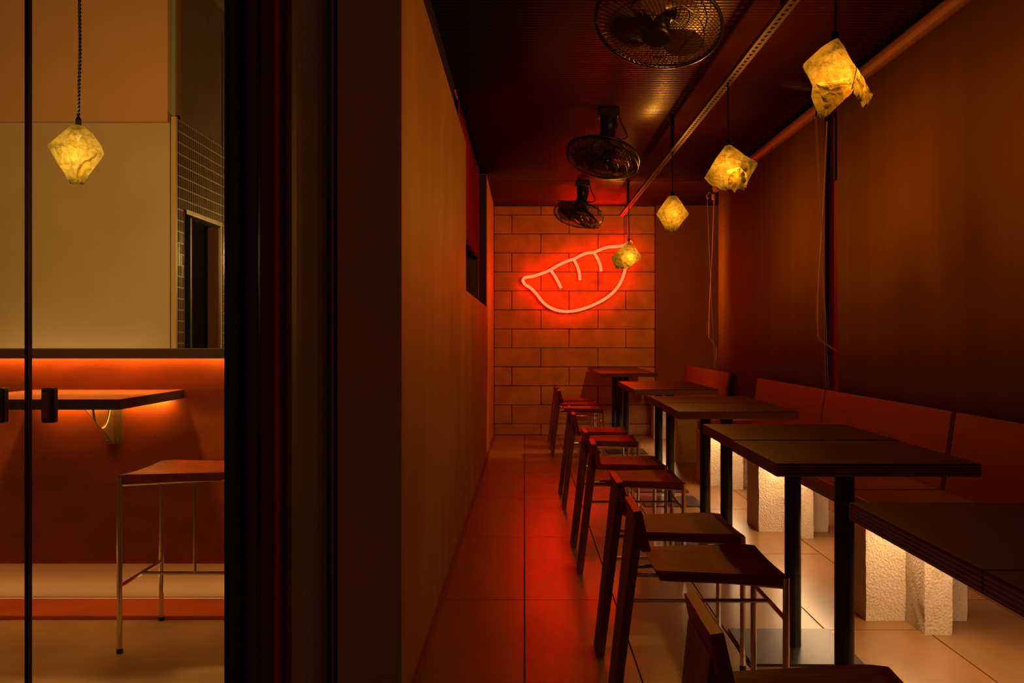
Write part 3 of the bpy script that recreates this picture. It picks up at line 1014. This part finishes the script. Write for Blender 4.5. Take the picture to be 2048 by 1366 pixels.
def fan_head():
    """cage and blades around local z (z down = front); returns list of (name, bmesh, material)"""
    RC = 0.235
    parts = []
    bm = bmesh.new()
    add_tube(bm, [(RC * math.cos(a), RC * math.sin(a), 0) for a in [2 * math.pi * i / 56 for i in range(56)]], 0.0075, 8, closed=True)
    parts.append(('cage_ring', bm, 'fan_black'))
    for nm, sgn, dep, r0 in (('front_grille', -1, 0.058, 0.052), ('rear_grille', 1, 0.052, 0.055)):
        bm = bmesh.new()
        nw = 62
        for i in range(nw):
            a0 = 2 * math.pi * i / nw
            pts = []
            for j in range(7):
                u = j / 6
                r_ = r0 + (RC - r0) * u
                a = a0 + 0.5 * u * sgn
                z = sgn * dep * (1 - u ** 3)
                pts.append((r_ * math.cos(a), r_ * math.sin(a), z))
            add_tube(bm, pts, 0.00135, 3, caps=False)
        for rr_ in (0.11, 0.175):
            u = (rr_ - r0) / (RC - r0)
            add_tube(bm, [(rr_ * math.cos(a), rr_ * math.sin(a), sgn * dep * (1 - u ** 3)) for a in [2 * math.pi * i / 40 for i in range(40)]], 0.002, 4, closed=True)
        parts.append((nm, bm, 'fan_black'))
    bm = lathe([(0.0, -0.066), (0.050, -0.064), (0.056, -0.058), (0.056, -0.050), (0.0, -0.050)], 28)
    parts.append(('badge_cap', bm, 'fan_black'))
    bm = lathe([(0.03, 0.115), (0.055, 0.105), (0.062, 0.07), (0.062, 0.05), (0.0, 0.045)], 24)
    parts.append(('motor', bm, 'fan_black'))
    bm = lathe([(0.0, -0.03), (0.035, -0.028), (0.042, -0.01), (0.042, 0.045), (0.0, 0.046)], 20)
    parts.append(('hub', bm, 'fan_black'))
    for b in range(3):
        bm = bmesh.new()
        g = []
        for i in range(9):
            u = i / 8
            r_ = 0.035 + 0.17 * u
            wd = 0.30 + 0.42 * math.sin(math.pi * min(1, u * 0.85 + 0.08))
            row = []
            for j in range(7):
                v = j / 6 * 2 - 1
                a = b * 2 * math.pi / 3 + v * wd + 0.35 * u
                row.append(bm.verts.new((r_ * math.cos(a), r_ * math.sin(a), 0.010 + 0.026 * v * (1 - 0.3 * u))))
            g.append(row)
        for i in range(8):
            for j in range(6):
                bm.faces.new([g[i][j], g[i + 1][j], g[i + 1][j + 1], g[i][j + 1]])
        parts.append(('blade', bm, 'blade'))
    return parts


fan0 = make_fan()
head_meshes = None
fans = [
    (0.535, 3.46, R(-22), R(12), R(20), 'largest ceiling fan, cut off by the upper picture edge'),
    (0.545, 6.00, R(-15), R(20), R(-10), 'middle ceiling fan, its cage tilted down to the right'),
    (0.552, 8.78, R(-5), R(31), R(40), 'smallest ceiling fan, farthest back before the block wall'),
]
HEADS = []
for i, (x, y, tx, ty, spin, lb) in enumerate(fans):
    f = fan0 if i == 0 else dup(fan0, (x, y, ZC), 0, lb)
    f.location = (x, y, ZC); f['label'] = lb; f['group'] = 'black ceiling fans with wire cages'
    M = Matrix.Translation((-0.040, -0.03, -0.325)) @ Matrix.Rotation(ty, 4, 'Y') @ Matrix.Rotation(tx, 4, 'X')
    if i == 0:
        for nm, bm, mm in fan_head():
            o = obj(nm, bm, mm, None, smooth=nm in ('cage_ring', 'blade', 'motor', 'hub'))
            HEADS.append(o)
    for h in HEADS:
        c = h if i == 0 else h.copy()
        if i:
            C.objects.link(c)
        c.parent = f
        sp = Matrix.Rotation(spin, 4, 'Z') if c.name.startswith('blade') else Matrix()
        c.matrix_local = M @ sp

# ------------------------------------------------------------------ side room: wall counter, lights
ct = thing('wall_counter', 'thick wooden counter leaf fixed to the wall behind the glass', 'counter', (0, 0, 0))
obj('counter_core', bx(-2.035, -1.415, 3.232, 3.844, 0.847, 0.8825), 'counter_edge', ct, bevel=0.002)
obj('counter_top', bx(-2.035, -1.415, 3.232, 3.844, 0.8825, 0.884), 'counter_top', ct)
br = obj('bracket_plate', bx(-1.742, -1.669, 3.838, 3.8448, 0.657, 0.847), 'brass_steel', ct, bevel=0.001)
gm = bmesh.new()
prof = [(3.838, 0.664), (3.838, 0.846), (3.56, 0.846), (3.56, 0.838)]
add_prism(gm, prof, 'x', -1.7075, -1.7035)
obj('bracket_gusset', gm, 'brass_steel', ct)
arc = [(-1.7015, 3.80 - 0.075 * (1 - math.cos(a)), 0.846 - 0.115 * math.sin(a)) for a in [R(9 * i) for i in range(0, 21)]]
obj('bracket_rim', tube([(p[0], p[1], p[2]) for p in arc], 0.003, 6), 'brass_steel', ct)
for sx in (-1.728, -1.684):
    obj('screw', lathe([(0.0, 0.0), (0.006, 0.0), (0.005, 0.003), (0.0, 0.004)], 10, Matrix.Translation((sx, 3.837, 0.678)) @ Matrix.Rotation(R(90), 4, 'X')), 'chrome', br)

tag(obj('led_strip', bx(-3.3, -0.62, 3.812, 3.824, 1.027, 1.0355), 'led_ledge'), 'orange light strip under the dark ledge of the side room', 'light strip')
tag(obj('led_strip', bx(-1.99, -1.47, 3.818, 3.830, 0.839, 0.8465), 'led_under'), 'orange light strip under the wall counter', 'light strip')
tag(obj('led_strip', bx(-3.3, -0.62, 3.855, 3.872, 0.0, 0.009), 'led_plinth'), 'warm light strip sunk at the foot of the side room wall', 'light strip')
tag(obj('led_strip', bx(-3.3, -2.2, 5.40, 5.42, 0.90, 0.915), 'led_wash'), 'warm light strip washing the upper wall from behind the half wall', 'light strip')


def lamp(name, loc, e, col, r=0.08):
    ld = bpy.data.lights.new(name, 'POINT')
    ld.energy = e; ld.color = col; ld.shadow_soft_size = r
    o = bpy.data.objects.new(name, ld)
    C.objects.link(o); o.location = loc
    return o


lamp('passage_light', (-1.15, 7.2, 1.75), 40.0, (1.0, 0.62, 0.16))  # added lamp, unseen, deeper in the passage beside the mosaic
lamp('added_fill', (-2.7, 1.1, 1.7), 6.0, (1.0, 0.46, 0.15), 0.12)  # added fill out of view on the left, lifts door frame and wall end
